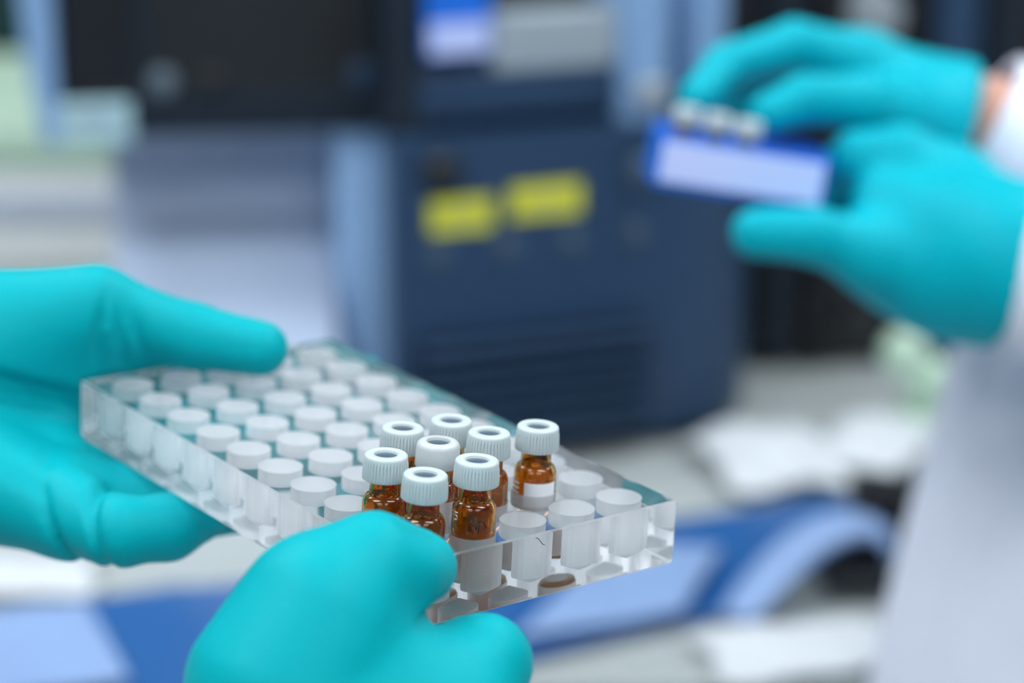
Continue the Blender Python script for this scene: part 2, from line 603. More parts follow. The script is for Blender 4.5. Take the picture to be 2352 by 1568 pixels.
# ================================================================== VIALS
R_B, R_N = 5.6, 3.95
VH = 32.0
def vial_profiles():
    s = .001
    out = [(0, 0), (4.9, 0), (5.35, .25), (R_B, .8), (R_B, 18.9)]
    for k in range(1, 7):                       # rounded shoulder
        a = PI / 2 * k / 6
        out.append((R_B - 1.65 * (1 - math.cos(a)), 18.9 + 2.6 * math.sin(a)))
    out += [(R_N + .05, 22.2), (R_N, 23.0), (R_N, 26.0), (R_N, 30.5), (2.6, 30.5)]
    inn = [(2.6, 29.6), (2.9, 24.0), (3.1, 22.6)]
    for k in range(5, -1, -1):
        a = PI / 2 * k / 6
        inn.append((R_B - .95 - 1.5 * (1 - math.cos(a)), 18.3 + 2.5 * math.sin(a)))
    inn += [(R_B - .95, 18.0), (R_B - .95, 2.0), (4.0, 1.1), (0, 1.0)]
    return [(r * s, z * s) for r, z in out + inn]

def cap_mesh(smoothcap):
    s = .001
    z0, z1 = 25.6, VH
    if smoothcap:
        pr = [(4.1, z0), (5.75, z0), (5.85, z0 + .25), (5.7, z0 + 3.0), (5.55, z1 - 1.3), (5.3, z1 - .55), (4.8, z1 - .12), (4.2, z1),
              (3.1, z1), (2.95, z1 - .2), (2.9, z1 - 1.5), (4.0, z1 - 1.6), (4.1, z1 - 3)]
        return [(r * s, z * s) for r, z in pr], None
    pr = [(4.1, z0), (5.7, z0), (5.82, z0 + .12), (5.80, z0 + 1.5), (5.74, z0 + 3.0), (5.66, z0 + 4.35), (5.50, z0 + 4.6), (5.50, z1 - .75),
          (5.4, z1 - .4), (5.15, z1 - .12), (4.8, z1), (3.1, z1), (2.95, z1 - .15), (2.9, z1 - 1.5), (4.0, z1 - 1.6), (4.1, z1 - 3)]
    def rf(r, z, a):
        zz = z / s
        if r > 5.3 * s and zz < z0 + 4.45:
            u = 0.5 + 0.5 * math.cos(a * 40)
            return r - .36 * s * (1 - u ** 0.6) * (1 if zz > z0 + .05 else .4)
        return r
    return [(r * s, z * s) for r, z in pr], rf

VIAL_G = lathe_data(vial_profiles(), 56)
def data_mesh(name, vf, m, sharp=50):
    me = bpy.data.meshes.new(name)
    me.from_pydata(vf[0], [], vf[1]); me.materials.append(m); me.update()
    bm = bmesh.new(); bm.from_mesh(me)
    bmesh.ops.recalc_face_normals(bm, faces=bm.faces)
    for e in bm.edges:
        e.smooth = not (len(e.link_faces) == 2 and e.calc_face_angle(0) > math.radians(sharp))
    for fc in bm.faces: fc.smooth = True
    bm.to_mesh(me); bm.free()
    return me
ME_GLASS = data_mesh('glass_body', VIAL_G, M['amber'])
p_, rf_ = cap_mesh(False); ME_CAP = data_mesh('screw_cap', lathe_data(p_, 320, rf_, True), M['cap'])
p_, rf_ = cap_mesh(True); ME_CAP2 = data_mesh('screw_cap', lathe_data(p_, 96, rf_, True), M['cap2'])
ME_SEPT = data_mesh('septum', lathe_data([(0, .03145), (.0012, .03142), (.0022, .0313), (.00286, .0312), (.00286, .0306), (0, .0306)], 48), M['septum'])
LQ = [(0, 1.05), (3.95, 1.2), (R_B - 1.0, 2.1), (R_B - 1.0, 11.2), (0, 11.0)]
ME_LIQ = data_mesh('sample_liquid', lathe_data([(r * .001, z * .001) for r, z in LQ], 48), M['liquid'])

def wrap_patch(name, a0, a1, z0, z1, m, parent, rr=R_B + .06, n=20, nz=4, slant=0.0, th=.07):
    """printed patch curved round the glass, with its own thickness (mm)"""
    v, f = [], []
    for r in (rr, rr + th):
        for iz in range(nz + 1):
            for k in range(n + 1):
                a = a0 + (a1 - a0) * k / n
                z = z0 + (z1 - z0) * iz / nz + slant * (k / n)
                v.append((r * .001 * math.cos(a), r * .001 * math.sin(a), z * .001))
    o = (n + 1) * (nz + 1)
    q = lambda l, iz, k: l * o + iz * (n + 1) + k
    for iz in range(nz):
        for k in range(n):
            f.append((q(1, iz, k), q(1, iz, k + 1), q(1, iz + 1, k + 1), q(1, iz + 1, k)))
            f.append((q(0, iz, k + 1), q(0, iz, k), q(0, iz + 1, k), q(0, iz + 1, k + 1)))
    for k in range(n):
        f.append((q(0, 0, k), q(0, 0, k + 1), q(1, 0, k + 1), q(1, 0, k)))
        f.append((q(0, nz, k + 1), q(0, nz, k), q(1, nz, k), q(1, nz, k + 1)))
    for iz in range(nz):
        f.append((q(0, iz + 1, 0), q(0, iz, 0), q(1, iz, 0), q(1, iz + 1, 0)))
        f.append((q(0, iz, n), q(0, iz + 1, n), q(1, iz + 1, n), q(1, iz, n)))
    return mesh(name, v, f, m, parent, False)

def wrap_stroke(pts, parent, m, r=.19, rr=R_B + .08, name='handwriting'):
    """pts in (arc mm, height mm) about the angle that faces the camera"""
    P = []
    for u, z, a0 in pts:
        a = a0 + u / rr
        P.append((rr * .001 * math.cos(a), rr * .001 * math.sin(a), z * .001))
    return stroke(name, P, r * .001, m, parent)

def make_vial(world_m, label, smoothcap=False, liquid=False, group='amber sample vials in the acrylic rack'):
    e = empty('amber_vial', (0, 0, 0), label, 'vial', group, matrix=world_m)
    link('glass_body', ME_GLASS, e)
    link('screw_cap', ME_CAP2 if smoothcap else ME_CAP, e)
    link('septum', ME_SEPT, e)
    if liquid: link('sample_liquid', ME_LIQ, e)
    return e

# (i, j, label, lean x, lean y in degrees about rack axes, lift mm, smooth cap)
VIALS = {
    'B': (1, 1, 'amber vial nearest the front corner, ribbed white cap, half hidden by the glove', 0, 1.4, 0.3, False),
    'A': (2, 1, 'leftmost amber vial of the rack, just above the gloved thumb knuckle', -0.5, 0.6, 0.4, False),
    'C': (1, 2, 'front amber vial marked with a white 5 and dark handwriting', -0.4, 1.2, 1.0, False),
    'E': (2, 2, 'amber vial with the only smooth unribbed glossy cap', -0.6, 0.8, 0.9, True),
    'G': (2, 3, 'amber vial behind and right of the handwritten one, in line with the lone one', -0.4, 1.0, 0.6, False),
    'I': (2, 4, 'lone amber vial at the right with a white printed patch', 0, 0.8, -0.3, False),
    'D': (3, 2, 'amber vial directly behind the leftmost one in the cluster, ribbed cap', 0, 0.9, -0.1, False),
    'H': (3, 3, 'rearmost amber vial of the cluster, farthest from the camera', 0, 0.2, -0.7, False),
}
SIT = 14.05      # depth of the vial's foot below the rack top
vial = {}
for k, (i, j, lab, lx, ly, lift, smc) in VIALS.items():
    x, y = well(i, j)
    m = RACKM @ Matrix.Translation((x * .001, y * .001, (-SIT + lift) * .001)) @ Matrix.Rotation(math.radians(lx), 4, 'X') @ Matrix.Rotation(math.radians(ly), 4, 'Y')
    vial[k] = make_vial(m, lab, smc, liquid=False)
# the camera side of a vial, as an angle in the rack's frame
camdir = RACKM.inverted() @ CAM
def facing(k):
    i, j = VIALS[k][0], VIALS[k][1]
    x, y = well(i, j)
    return math.atan2(camdir.y - y * .001, camdir.x - x * .001)
aC, aI, aE, aA = facing('C'), facing('I'), facing('E'), facing('A')
# vial C: the digit 5 near its left edge and the handwriting 1-0 beside it
def strokes5(k, a0, u0, z0, h):
    wd = h * .5
    pts = [(wd, h), (0.1 * wd, h), (0.02 * wd, h * .58), (.5 * wd, h * .66), (.95 * wd, h * .5), (1.0 * wd, h * .28), (.75 * wd, h * .06), (.4 * wd, 0), (0, h * .1)]
    wrap_stroke([(u0 + a, z0 + b, a0) for a, b in pts], vial[k], M['label'], r=.17, name='printed_digit')
strokes5('C', aC, -5.6, 17.0, 2.0)
wrap_stroke([(-1.3, 17.2, aC), (-1.1, 16.2, aC), (-1.2, 14.9, aC), (-.6, 14.8, aC), (-.1, 15.0, aC)], vial['C'], M['ink'])
wrap_stroke([(-.2, 16.4, aC), (.3, 16.5, aC), (.7, 16.1, aC), (.6, 15.4, aC)], vial['C'], M['ink'])
wrap_stroke([(1.5, 17.3, aC), (1.45, 16.0, aC), (1.3, 14.9, aC), (1.9, 15.0, aC), (2.9, 15.5, aC), (3.2, 16.2, aC), (2.8, 17.1, aC), (2.0, 17.6, aC), (1.4, 17.4, aC)], vial['C'], M['ink'])
# white printed patches
wrap_patch('printed_patch', aI - .48, aI + 1.15, 13.2, 17.6, M['label'], vial['I'])
for q in range(3):
    wrap_patch('printed_line', aI - 1.25, aI - .78, 14.2 + q * 1.3, 14.6 + q * 1.3, M['label'], vial['I'], n=6, nz=1)
for u in (.0, .45, 2.2):
    wrap_stroke([(u - .8, 13.5, aI), (u - .6, 13.9, aI), (u - .45, 13.5, aI)], vial['I'], M['ink'], rr=R_B + .16)
wrap_patch('printed_patch', aE - .1, aE + 1.3, 7.0, 17.2, M['label'], vial['E'])
wrap_patch('printed_patch', aA + .25, aA + .75, 14.0, 16.6, M['label'], vial['A'])

# ================================================================== PERSON HOLDING THE RACK
holder = empty('person', at(-600, 2300, 0.62), 'person in teal gloves holding the clear vial rack out in front', 'person')
BOXES = [(RACKM, (0, 0, -RH), (RW, RL, 0))]
# left hand: thumb on top of the rack's far left end, fingers spread underneath
wr = rk(-72, 214, -14)
fo = rk(-175, 300, -30)
thm = rk(9, 172, 18)
imcp, mmcp, rmcp, pmcp = rk(4, 186, -16), rk(-6, 170, -26), rk(-12, 153, -30), rk(-18, 137, -29.5)
palm = [(fo, 31, wr, 27), (wr, 26, imcp, 14), (wr, 26, mmcp, 13.5), (wr, 25, rmcp, 13), (wr, 22, pmcp, 11.5), (wr, 22, rk(-30, 196, 9), 17), (rk(-30, 196, 9), 17, thm, 11.5), (rk(-24, 192, -4), 16, rk(16, 178, -2), 10.5), (rk(-18, 184, 6), 14, rk(24, 172.5, 4), 9.5)]
digits = [
    [(rk(-30, 196, 9), 16), (thm, 11.5), (rk(33, 157, 10.5), 9.6), (rk(47, 141, 9.0), 8.2)],
    [(imcp, 12.5), (rk(45, 172, -28), 10), (rk(72, 164, -28), 9), (rk(93, 154, -12), 8)],
    [(mmcp, 12.5), (rk(40, 146, -29), 10), (rk(70, 128, -28), 9), (rk(90, 118, -24), 8)],
    [(rmcp, 12), (rk(22, 127, -29.5), 10), (rk(46, 110, -28), 9), (rk(64, 100, -26.5), 8)],
    [(pmcp, 11), (rk(-13, 118, -29), 9.8), (rk(0, 113, -28.5), 9.2), (rk(11, 114, -27), 8)],
]
cre = [(at(150, 1200, .672), (1, -.1, .5), 1.5, 3.6, 14), (at(240, 1200, .665), (1, -.1, .3), 1.5, 3.6, 14)]
for q in range(5):
    cre.append((at(70 + q * 14, 890 + q * 42, .690), (.45, 0, .9), 1.8, 2.4, 22))
for q in range(3):
    cre.append((at(235 + q * 38, 740 + q * 10, .695), (1, 0, -.2 + .2 * q), 1.6, 2.4, 10))
glove('glove', palm, digits, M['glove'], 1.4, creases=cre, parent=holder, solids=BOXES)
tube('sleeve', [rk(-150, 280, -26), rk(-190, 312, -36), rk(-280, 380, -70)], [.044, .046, .055], M['coat'], holder, 32, False, .02, .002)

# right hand: thumb against the front corner, index finger curled below it
D0 = .556
tmcp, tip_ = at(738, 1400, .548), at(960, 1300, .562)
wr2 = at(760, 1900, .545)
fo2 = at(500, 2700, .50)
imc2 = at(1010, 1690, .552)
palm = [(fo2, 30, wr2, 26), (wr2, 25, at(655, 1580, .545), 19.5), (at(655, 1580, .545), 19.5, tmcp, 14.5), (wr2, 25, imc2, 15), (wr2, 25, at(960, 1740, .585), 14),
        (wr2, 25, at(930, 1780, .61), 13), (at(760, 1560, .55), 17, imc2, 14), (at(760, 1490, .553), 14, at(930, 1590, .556), 12), (tmcp, 14, at(785, 1455, .553), 9)]
digits = [
    [(at(655, 1580, .545), 18), (tmcp, 14), (at(862, 1296, .553), 11.8), (at(920, 1300, .556), 10.2), (tip_, 9.4)],
    [(imc2, 13.5), (at(1108, 1523, .562), 11.3), (at(1060, 1500, .596), 9.6), (rk(26, 22, -27), 8.2)],
    [(at(960, 1740, .585), 13), (at(1075, 1575, .600), 11), (at(1010, 1500, .630), 9.5), (rk(20, 44, -27), 8.2)],
    [(at(930, 1780, .61), 12.5), (at(1000, 1590, .630), 10.5), (at(940, 1490, .655), 9.2), (rk(24, 58, -27), 8)],
    [(at(880, 1800, .62), 12), (at(960, 1620, .650), 10), (at(950, 1500, .665), 8.8), (rk(30, 70, -27), 7.5)],
]
cre = [(at(962, 1203, .556), (1, 0, .9), 1.4, 3.4, 8), (at(1010, 1425, .553), (.3, 0, 1), 1.3, 2.2, 9)]
glove('glove', palm, digits, M['glove'], 1.4, creases=cre, parent=holder, solids=BOXES)
tube('sleeve', [at(560, 2500, .512), at(480, 2800, .497), at(350, 3400, .46)], [.042, .045, .055], M['coat'], holder, 32, False, .02, .002)

# ================================================================== BLUE BOX AND ITS VIALS, HELD BY THE OTHER PERSON
bxm = Matrix.Translation(at(1690, 378, .985)) @ Matrix.Rotation(math.radians(9), 4, 'Y') @ Matrix.Rotation(math.radians(1), 4, 'Z') @ Matrix.Rotation(math.radians(-4), 4, 'X')
bb = empty('sample_box', (0, 0, 0), 'small blue plastic box with a pale lavender front, held up on the right', 'box', matrix=bxm)
BW, BD, BH = .070, .040, .021
box('floor_plate', (0, 0, -BH / 2 + .001), (BW, BD, .002), M['bluebox'], bb)
box('front_wall', (0, -BD / 2 + .001, 0), (BW, .002, BH), M['bluebox'], bb, .0006)
box('back_wall', (0, BD / 2 - .001, 0), (BW, .002, BH), M['bluebox'], bb, .0006)
for sx in (-1, 1):
    box('end_wall', (sx * (BW / 2 - .001), 0, 0), (.002, BD - .004, BH), M['bluebox'], bb, .0006)
box('label', (0, -BD / 2 - .0003, .0002), (BW - .004, .0006, BH - .0045), M['boxlabel'], bb)
box('insert', (0, 0, -.001), (BW - .0045, BD - .0045, BH - .004), M['bluebox'], bb)
for q, (dx, dy, lab) in enumerate(((-.024, -.006, 'left'), (-.0115, -.008, 'middle'), (.001, -.010, 'right'))):
    vm = bxm @ Matrix.Translation((dx, dy, BH / 2 - .0215 - q * .0006))
    make_vial(vm, f'{lab} one of three white capped amber vials standing in the blue box', False, group='white capped vials in the blue box')

# ================================================================== PERSON WITH THE BLUE BOX
other = empty('person', at(2600, 2600, 1.0), 'person in a white lab coat and cyan gloves holding a blue box', 'person')
# upper hand picking at the vials
w3 = at(2230, 300, 1.05)
f3 = at(2560, 380, 1.09)
palm = [(f3, 30, w3, 23), (w3, 23, at(1985, 150, 1.045), 15), (w3, 23, at(2000, 165, 1.07), 14), (w3, 23, at(2010, 190, 1.09), 13), (w3, 22, at(2060, 260, 1.02), 16)]
digits = [
    [(at(1985, 150, 1.045), 14), (at(1825, 103, 1.035), 10.8), (at(1665, 150, 1.015), 9.2), (at(1598, 228, .995), 8)],
    [(at(2000, 165, 1.07), 13), (at(1850, 120, 1.065), 10.5), (at(1690, 165, 1.045), 9.2), (at(1625, 250, 1.025), 8)],
    [(at(2010, 190, 1.09), 12), (at(1880, 170, 1.09), 10), (at(1740, 210, 1.075), 8.8), (at(1690, 285, 1.055), 8)],
    [(at(2060, 260, 1.02), 15), (at(1990, 235, 1.005), 12.5), (at(1850, 228, .992), 10.5), (at(1765, 262, .985), 8.8)],
]
glove('glove', palm, digits, M['glovefar'], 2.0, parent=other, cut=(at(2215, 270, 1.05), at(2300, 290, 1.05) - at(2215, 270, 1.05)))
tube('cuff', [at(2196, 266, 1.05), at(2213, 270, 1.05), at(2222, 272, 1.05)], [.0238, .0243, .0238], M['glovefar'], other, 32, False, .01, .001)
tube('wrist', [at(2180, 264, 1.05), at(2300, 300, 1.052), at(2460, 350, 1.07)], [.021, .022, .026], M['skin'], other, 24)
tube('sleeve', [at(2258, 272, 1.055), at(2310, 302, 1.056), at(2420, 350, 1.07), at(2620, 470, 1.10), at(2900, 420, 1.13)], [.030, .032, .038, .048, .06], M['coat'], other, 32, False, .03, .002)
# lower hand holding the box, thumb in front
w4 = at(2330, 610, .955)
f4 = at(2600, 720, .945)
palm = [(f4, 31, w4, 27), (w4, 27, at(2190, 440, .985), 19), (w4, 27, at(2120, 520, 1.0), 20), (w4, 27, at(2110, 590, 1.01), 18), (w4, 26, at(2140, 640, .99), 20), (at(2140, 630, .970), 21, at(2010, 585, .960), 16), (at(2180, 520, .965), 20, at(2040, 470, .975), 15), (at(2200, 640, .965), 22, at(2040, 620, .975), 13)]
digits = [
    [(at(2140, 640, .985), 18), (at(2010, 585, .962), 14), (at(1865, 540, .952), 11.3), (at(1737, 535, .956), 10.2)],
    [(at(2190, 440, .985), 17), (at(2070, 365, .985), 14), (at(1970, 360, .990), 11), (at(1905, 395, 1.012), 9)],
    [(at(2150, 500, 1.0), 15), (at(2030, 420, 1.015), 12), (at(1930, 420, 1.025), 10), (at(1850, 440, 1.03), 8.5)],
    [(at(2110, 590, 1.01), 15), (at(1960, 520, 1.03), 11), (at(1860, 500, 1.03), 9.5), (at(1790, 480, 1.03), 8.2)],
]
cre = [(at(2200 + 34 * q, 640 + 10 * q, .965), (1, 0, .05 + .05 * q), 1.8, 1.4, 26) for q in range(5)]
glove('glove', palm, digits, M['glovefar'], 2.0, parent=other, creases=cre, cut=(at(2345, 620, .955), at(2420, 650, .955) - at(2345, 620, .955)), solids=[(bxm, (-BW * 500, -BD * 500 - .6, -BH * 500), (BW * 500, BD * 500, BH * 500))])
tube('wrist', [at(2310, 600, .955), at(2400, 640, .953), at(2560, 700, .947)], [.023, .024, .027], M['skin'], other, 24)
tube('sleeve', [at(2340, 595, .955), at(2400, 615, .952), at(2520, 650, .945), at(2740, 700, .95), at(3000, 640, .99)], [.033, .036, .042, .05, .06], M['coat'], other, 32, False, .03, .002)

def coat_body():
    """lab coat torso: stacked oval rings with hanging folds, flaring to the hem"""
    n, v, f = 64, [], []
    prof = [(-250, .05), (-210, .09), (60, .125), (350, .14), (600, .145), (800, .15), (1000, .155), (1250, .16), (1568, .168), (2000, .18), (2600, .19), (3600, .20)]
    edge = {-250: 2560, -210: 2480, 60: 2380, 350: 2300, 600: 2240, 800: 2195, 1000: 2165, 1250: 2115, 1568: 2058, 2000: 2000, 2600: 1940, 3600: 1880}
    DC = 1.095
    c0 = at(2800, 1000, DC)
    for iz, (py, r) in enumerate(prof):
        e = at(edge[py], py, DC)
        c = Vector((e.x + r, c0.y, e.z))
        for k in range(n):
            a = 2 * PI * k / n
            fold = .006 * math.sin(5 * a + .5) + .004 * math.sin(11 * a + iz * .3) + .003 * math.sin(17 * a)
            rr = r + fold * min(1, .2 + iz / 8)
            v.append(c + Vector((rr * math.cos(a), rr * .62 * math.sin(a), 0)) - c0)
    nz = len(prof)
    for i in range(nz - 1):
        for k in range(n):
            f.append((i * n + k, (i + 1) * n + k, (i + 1) * n + (k + 1) % n, i * n + (k + 1) % n))
    f.append(tuple(range(n)))
    f.append(tuple((nz - 1) * n + k for k in range(n - 1, -1, -1)))
    o = mesh('coat', v, f, M['coat'], None, True)
    o.location = c0
    ss = o.modifiers.new('sub', 'SUBSURF'); ss.levels = ss.render_levels = 1
    keep_parent(o, other)
coat_body()
# ================================================================== CENTRAL INSTRUMENT (dark navy, rounded right edge)
PSI = math.radians(20)
P0 = on_z(1355, 1047, BZ)
U = Vector((math.cos(PSI), math.sin(PSI), 0))
NF = Vector((math.sin(PSI), -math.cos(PSI), 0))          # faces the camera
def fp(px, py):
    """a point of the picture carried onto the instrument's front plane: (along, height above bench)"""
    q = on_plane(px, py, P0, NF) - P0
    return q.dot(U), q.z
IM = Matrix(((U.x, -NF.x, 0, P0.x), (U.y, -NF.y, 0, P0.y), (0, 0, 1, P0.z), (0, 0, 0, 1)))
inst = empty('lab_instrument', (0, 0, 0), 'tall dark navy laboratory instrument with two yellow stickers and vent slats', 'instrument', matrix=IM)
uL, _ = fp(905, 700)
uR, _ = fp(1545, 700)
zT = fp(1250, 300)[1]
zTop = fp(1250, -120)[1]
def rounded_block(name, x0, x1, depth, z0, z1, rl, rr, m, parent, y0=0.0, lean=0.0):
    """block whose two front vertical edges are rounded with radii rl and rr"""
    pts = []
    for k in range(9):
        a = PI / 2 * k / 8
        pts.append((x0 + rl - rl * math.cos(a), y0 + rl - rl * math.sin(a)))
    for k in range(9):
        a = PI / 2 * k / 8
        pts.append((x1 - rr + rr * math.sin(a), y0 + rr - rr * math.cos(a)))
    pts += [(x1, y0 + depth), (x0 + lean * depth, y0 + depth)]
    n = len(pts)
    v = [(x, y, z0) for x, y in pts] + [(x, y, z1) for x, y in pts]
    f = [tuple(range(n - 1, -1, -1)), tuple(range(n, 2 * n))] + [(k, (k + 1) % n, n + (k + 1) % n, n + k) for k in range(n)]
    return autosmooth(mesh(name, v, f, m, parent), 30)
RR = 0.082
rounded_block('body', uL, uR + RR, .30, .012, zT, .006, RR, M['navy'], inst, 0.0, .40)
box('plinth', ((uL + uR) / 2 + .07, .16, .006), (uR - uL - .11, .26, .012), M['black'], inst)
# stickers
for (xa, ya, xb, yb) in ((986, 458, 1130, 528), (1172, 425, 1332, 492)):
    u0, z1 = fp(xa, ya); u1, z0 = fp(xb, yb)
    zc = (z0 + z1) / 2
    s = box('warning_sticker', ((u0 + u1) / 2, -.0006, zc), (u1 - u0, .0012, (z1 - z0) * .88), M['yellow'], inst)
    box('sticker_print', (0, -.0008, -.001), ((u1 - u0) * .62, .0006, .002), M['grey'], s)
# slats at the foot
zs = [fp(1230, y)[1] for y in (772, 812, 852, 892, 932, 972)]
for a, z in enumerate(zs):
    u0, u1 = fp(962, 800)[0], fp(1490, 740)[0]
    box('vent_slat', ((u0 + u1) / 2, -.008, z), (u1 - u0, .014, .0045), M['navy'], inst, .0008)
u0, u1 = fp(952, 800)[0], fp(1500, 740)[0]
box('vent_recess', ((u0 + u1) / 2, .0, (zs[0] + zs[-1]) / 2), (u1 - u0, .002, zs[0] - zs[-1] + .012), M['navydark'], inst)
# screws and a dark round port
for (x, y) in ((1005, 590), (1165, 570), (1312, 556), (1460, 540)):
    u, z = fp(x, y)
    s = lathe('screw', [(0, .004), (.006, .0035), (.0075, .002), (.0075, 0), (0, 0)], M['screw'], inst, 20)
    s.location = (u, -.0, z); s.rotation_euler = (PI / 2, 0, 0)
for (x, y, r, mm_) in ((1010, 395, .012, 'black'), (1470, 390, .010, 'screw')):
    u, z = fp(x, y)
    s = lathe('knob', [(0, .010), (r * .8, .010), (r, .007), (r, 0), (0, 0)], M[mm_], inst, 24)
    s.location = (u, -.0, z); s.rotation_euler = (PI / 2, 0, 0)
# upper part: recessed bay, pale plate, two light blue posts
rounded_block('bay_back', uL + .03, uR - .004, .20, zT, zTop, .001, .001, M['navydark'], inst, .06, .40) if True else box('bay_back', ((uL + uR) / 2, .16, (zT + zTop) / 2), (uR - uL - .004, .20, zTop - zT), M['navydark'], inst)
rounded_block('bay_side', uL + .0005, uL + .031, .032, zT + .0005, zTop, .003, .001, M['navydark'], inst, .016, .40)
u0, _ = fp(1440, 120); u1, _ = fp(1562, 120)
rounded_block('post', u0, u1, .09, zT, zTop, .012, .016, M['lightblue'], inst, .004)
u0, _ = fp(1650, 60); u1, _ = fp(1765, 60)
rounded_block('post', u0, u1, .12, zT - .15, zTop, .010, .014, M['lightblue'], inst, .05)
u0, z1 = fp(1150, 38); u1, z0 = fp(1440, 158)
pl = box('name_plate', ((u0 + u1) / 2, .02, (z0 + z1) / 2), (u1 - u0, .012, z1 - z0), M['plate'], inst, .003)
box('plate_text', (0, -.0065, .001), ((u1 - u0) * .6, .001, .004), M['grey'], pl)
u0, z1 = fp(975, 180); u1, z0 = fp(1440, 262)
box('tray_rail', ((u0 + u1) / 2, .03, (z0 + z1) / 2), (u1 - u0, .03, z1 - z0), M['navy'], inst, .004)
u, z = fp(1495, 215)
s = lathe('knob', [(0, .012), (.008, .012), (.010, .008), (.010, 0), (0, 0)], M['grey'], inst, 24)
s.location = (u, .004, z); s.rotation_euler = (PI / 2, 0, 0)
# the blue carton in the bay
u0, z1 = fp(992, -40); u1, z0 = fp(1140, 132)
ct = empty('carton', (0, 0, 0), 'small blue and lavender carton standing in the bay of the navy instrument', 'carton',
           matrix=IM @ Matrix.Translation(((u0 + u1) / 2, .025, z0)))
hh = z1 - z0
box('carton_body', (0, 0, hh / 2), (u1 - u0, .03, hh), M['bluebox'], ct, .001)
box('label', (0, -.0155, hh * .24), ((u1 - u0) * .94, .001, hh * .40), M['boxlabel'], ct)

# ================================================================== LEFT INSTRUMENT (black window module over a silver panel)
PSL = math.radians(6)
PL0 = on_z(560, 1010, BZ)
UL = Vector((math.cos(PSL), math.sin(PSL), 0)); NL = Vector((math.sin(PSL), -math.cos(PSL), 0))
def fl(px, py):
    q = on_plane(px, py, PL0, NL) - PL0
    return q.dot(UL), q.z
LM = Matrix(((UL.x, -NL.x, 0, PL0.x), (UL.y, -NL.y, 0, PL0.y), (0, 0, 1, PL0.z), (0, 0, 0, 1)))
li = empty('sampling_module', (0, 0, 0), 'black windowed sampling module above a curved silver blue panel, left of the navy instrument', 'instrument', matrix=LM)
# curved silver panel: upright at the top, sweeping forward to a sloping foot
xa, xb = fl(245, 500)[0], fl(765, 500)[0]
ztop, zmid, zlow = fl(500, 300)[1], fl(500, 590)[1], fl(500, 800)[1]
prof = [(.085, ztop), (.085, zmid + .025), (.078, zmid + .008), (.056, zmid - .006), (-.004, zmid - .028), (-.05, zmid - .055), (-.09, zlow - .02), (-.10, max(0.004, zlow - .06)), (-.10, 0.0)]
v = [(x, y, z) for x in (xa, xb) for y, z in prof] + [(x, .30, z) for x in (xa, xb) for z in (ztop, 0.0)]
n = len(prof)
f = [(k, n + k, n + k + 1, k + 1) for k in range(n - 1)]
f += [(2 * n, 2 * n + 2, n, 0), (2 * n + 1, n - 1, 2 * n - 1, 2 * n + 3), (2 * n, 2 * n + 1, 2 * n + 3, 2 * n + 2)]
f += [tuple(list(range(0, n)) + [2 * n + 1, 2 * n]), tuple(list(range(2 * n - 1, n - 1, -1)) + [2 * n + 2, 2 * n + 3])]
o = mesh('front_panel', v, f, M['silver'], li)
bm = bmesh.new(); bm.from_mesh(o.data); bmesh.ops.recalc_face_normals(bm, faces=bm.faces); bm.to_mesh(o.data); bm.free()
autosmooth(o, 35)
# light blue pillar at its right
x0, x1 = fl(770, 500)[0], fl(905, 500)[0]
rounded_block('pillar', x0, x1, .20, 0.0, ztop, .014, .010, M['pillar'], li, .0)
# black module
x0, x1 = fl(128, 100)[0], fl(893, 100)[0]
zb, zt2 = fl(500, 305)[1], fl(500, -160)[1]
box('housing', ((x0 + x1) / 2, .12, (zb + zt2) / 2), (x1 - x0, .26, zt2 - zb), M['black'], li, .006)
x2, z2 = fl(335, 205); x3, z3 = fl(845, -120)
box('window_pane', ((x2 + x3) / 2, -.0115, (z2 + z3) / 2), (x3 - x2, .003, z3 - z2), M['window'], li, .001)
for (ax, ay, bx_, by_) in ((315, 205, 335, -120), (845, 205, 862, -120)):
    q0, _ = fl(ax, ay); q1, _ = fl(bx_, by_)
    box('window_frame', ((q0 + q1) / 2, -.012, (z2 + z3) / 2), (q1 - q0, .006, z3 - z2), M['navydark'], li, .001)
box('lower_frame', ((x0 + x1) / 2, -.0115, zb + .016), (x1 - x0 - .004, .004, .026), M['navydark'], li, .001)
for (px, py, mm_) in ((375, 180, 'screw'), (485, 182, 'black'), (830, 165, 'navy')):
    u, z = fl(px, py)
    s = lathe('latch_knob', [(0, .006), (.0065, .006), (.0085, .004), (.0085, 0), (0, 0)], M['screwl' if mm_ == 'screw' else mm_], li, 24)
    s.location = (u, -.012, z); s.rotation_euler = (PI / 2, 0, 0)
q0, q1 = fl(62, 100)[0], fl(130, 100)[0]
qa = fl(112, 310)[0]
# light blue side strip, narrowing downwards
v = []
for y in (-.02, .20):
    v += [(qa - .002, y, zb - .002), (q1, y, zb - .002), (q1, y, zt2), (q0 - .004, y, zt2), (q0, y, fl(62, 110)[1])]
f = [(0, 1, 2, 3, 4), (9, 8, 7, 6, 5)] + [(k, 5 + k, 5 + (k + 1) % 5, (k + 1) % 5) for k in range(5)]
bevel(mesh('side_strip', v, f, M['lightblue'], li), .002)
q0, z1 = fl(135, 222); q1, z0 = fl(308, 312)
lb = box('asset_label', ((q0 + q1) / 2, -.018, (z0 + z1) / 2), (q1 - q0, .006, z1 - z0), M['cyanlabel'], li, .002)
box('label_print', (0, -.0035, .003), ((q1 - q0) * .55, .001, .004), M['grey'], lb)

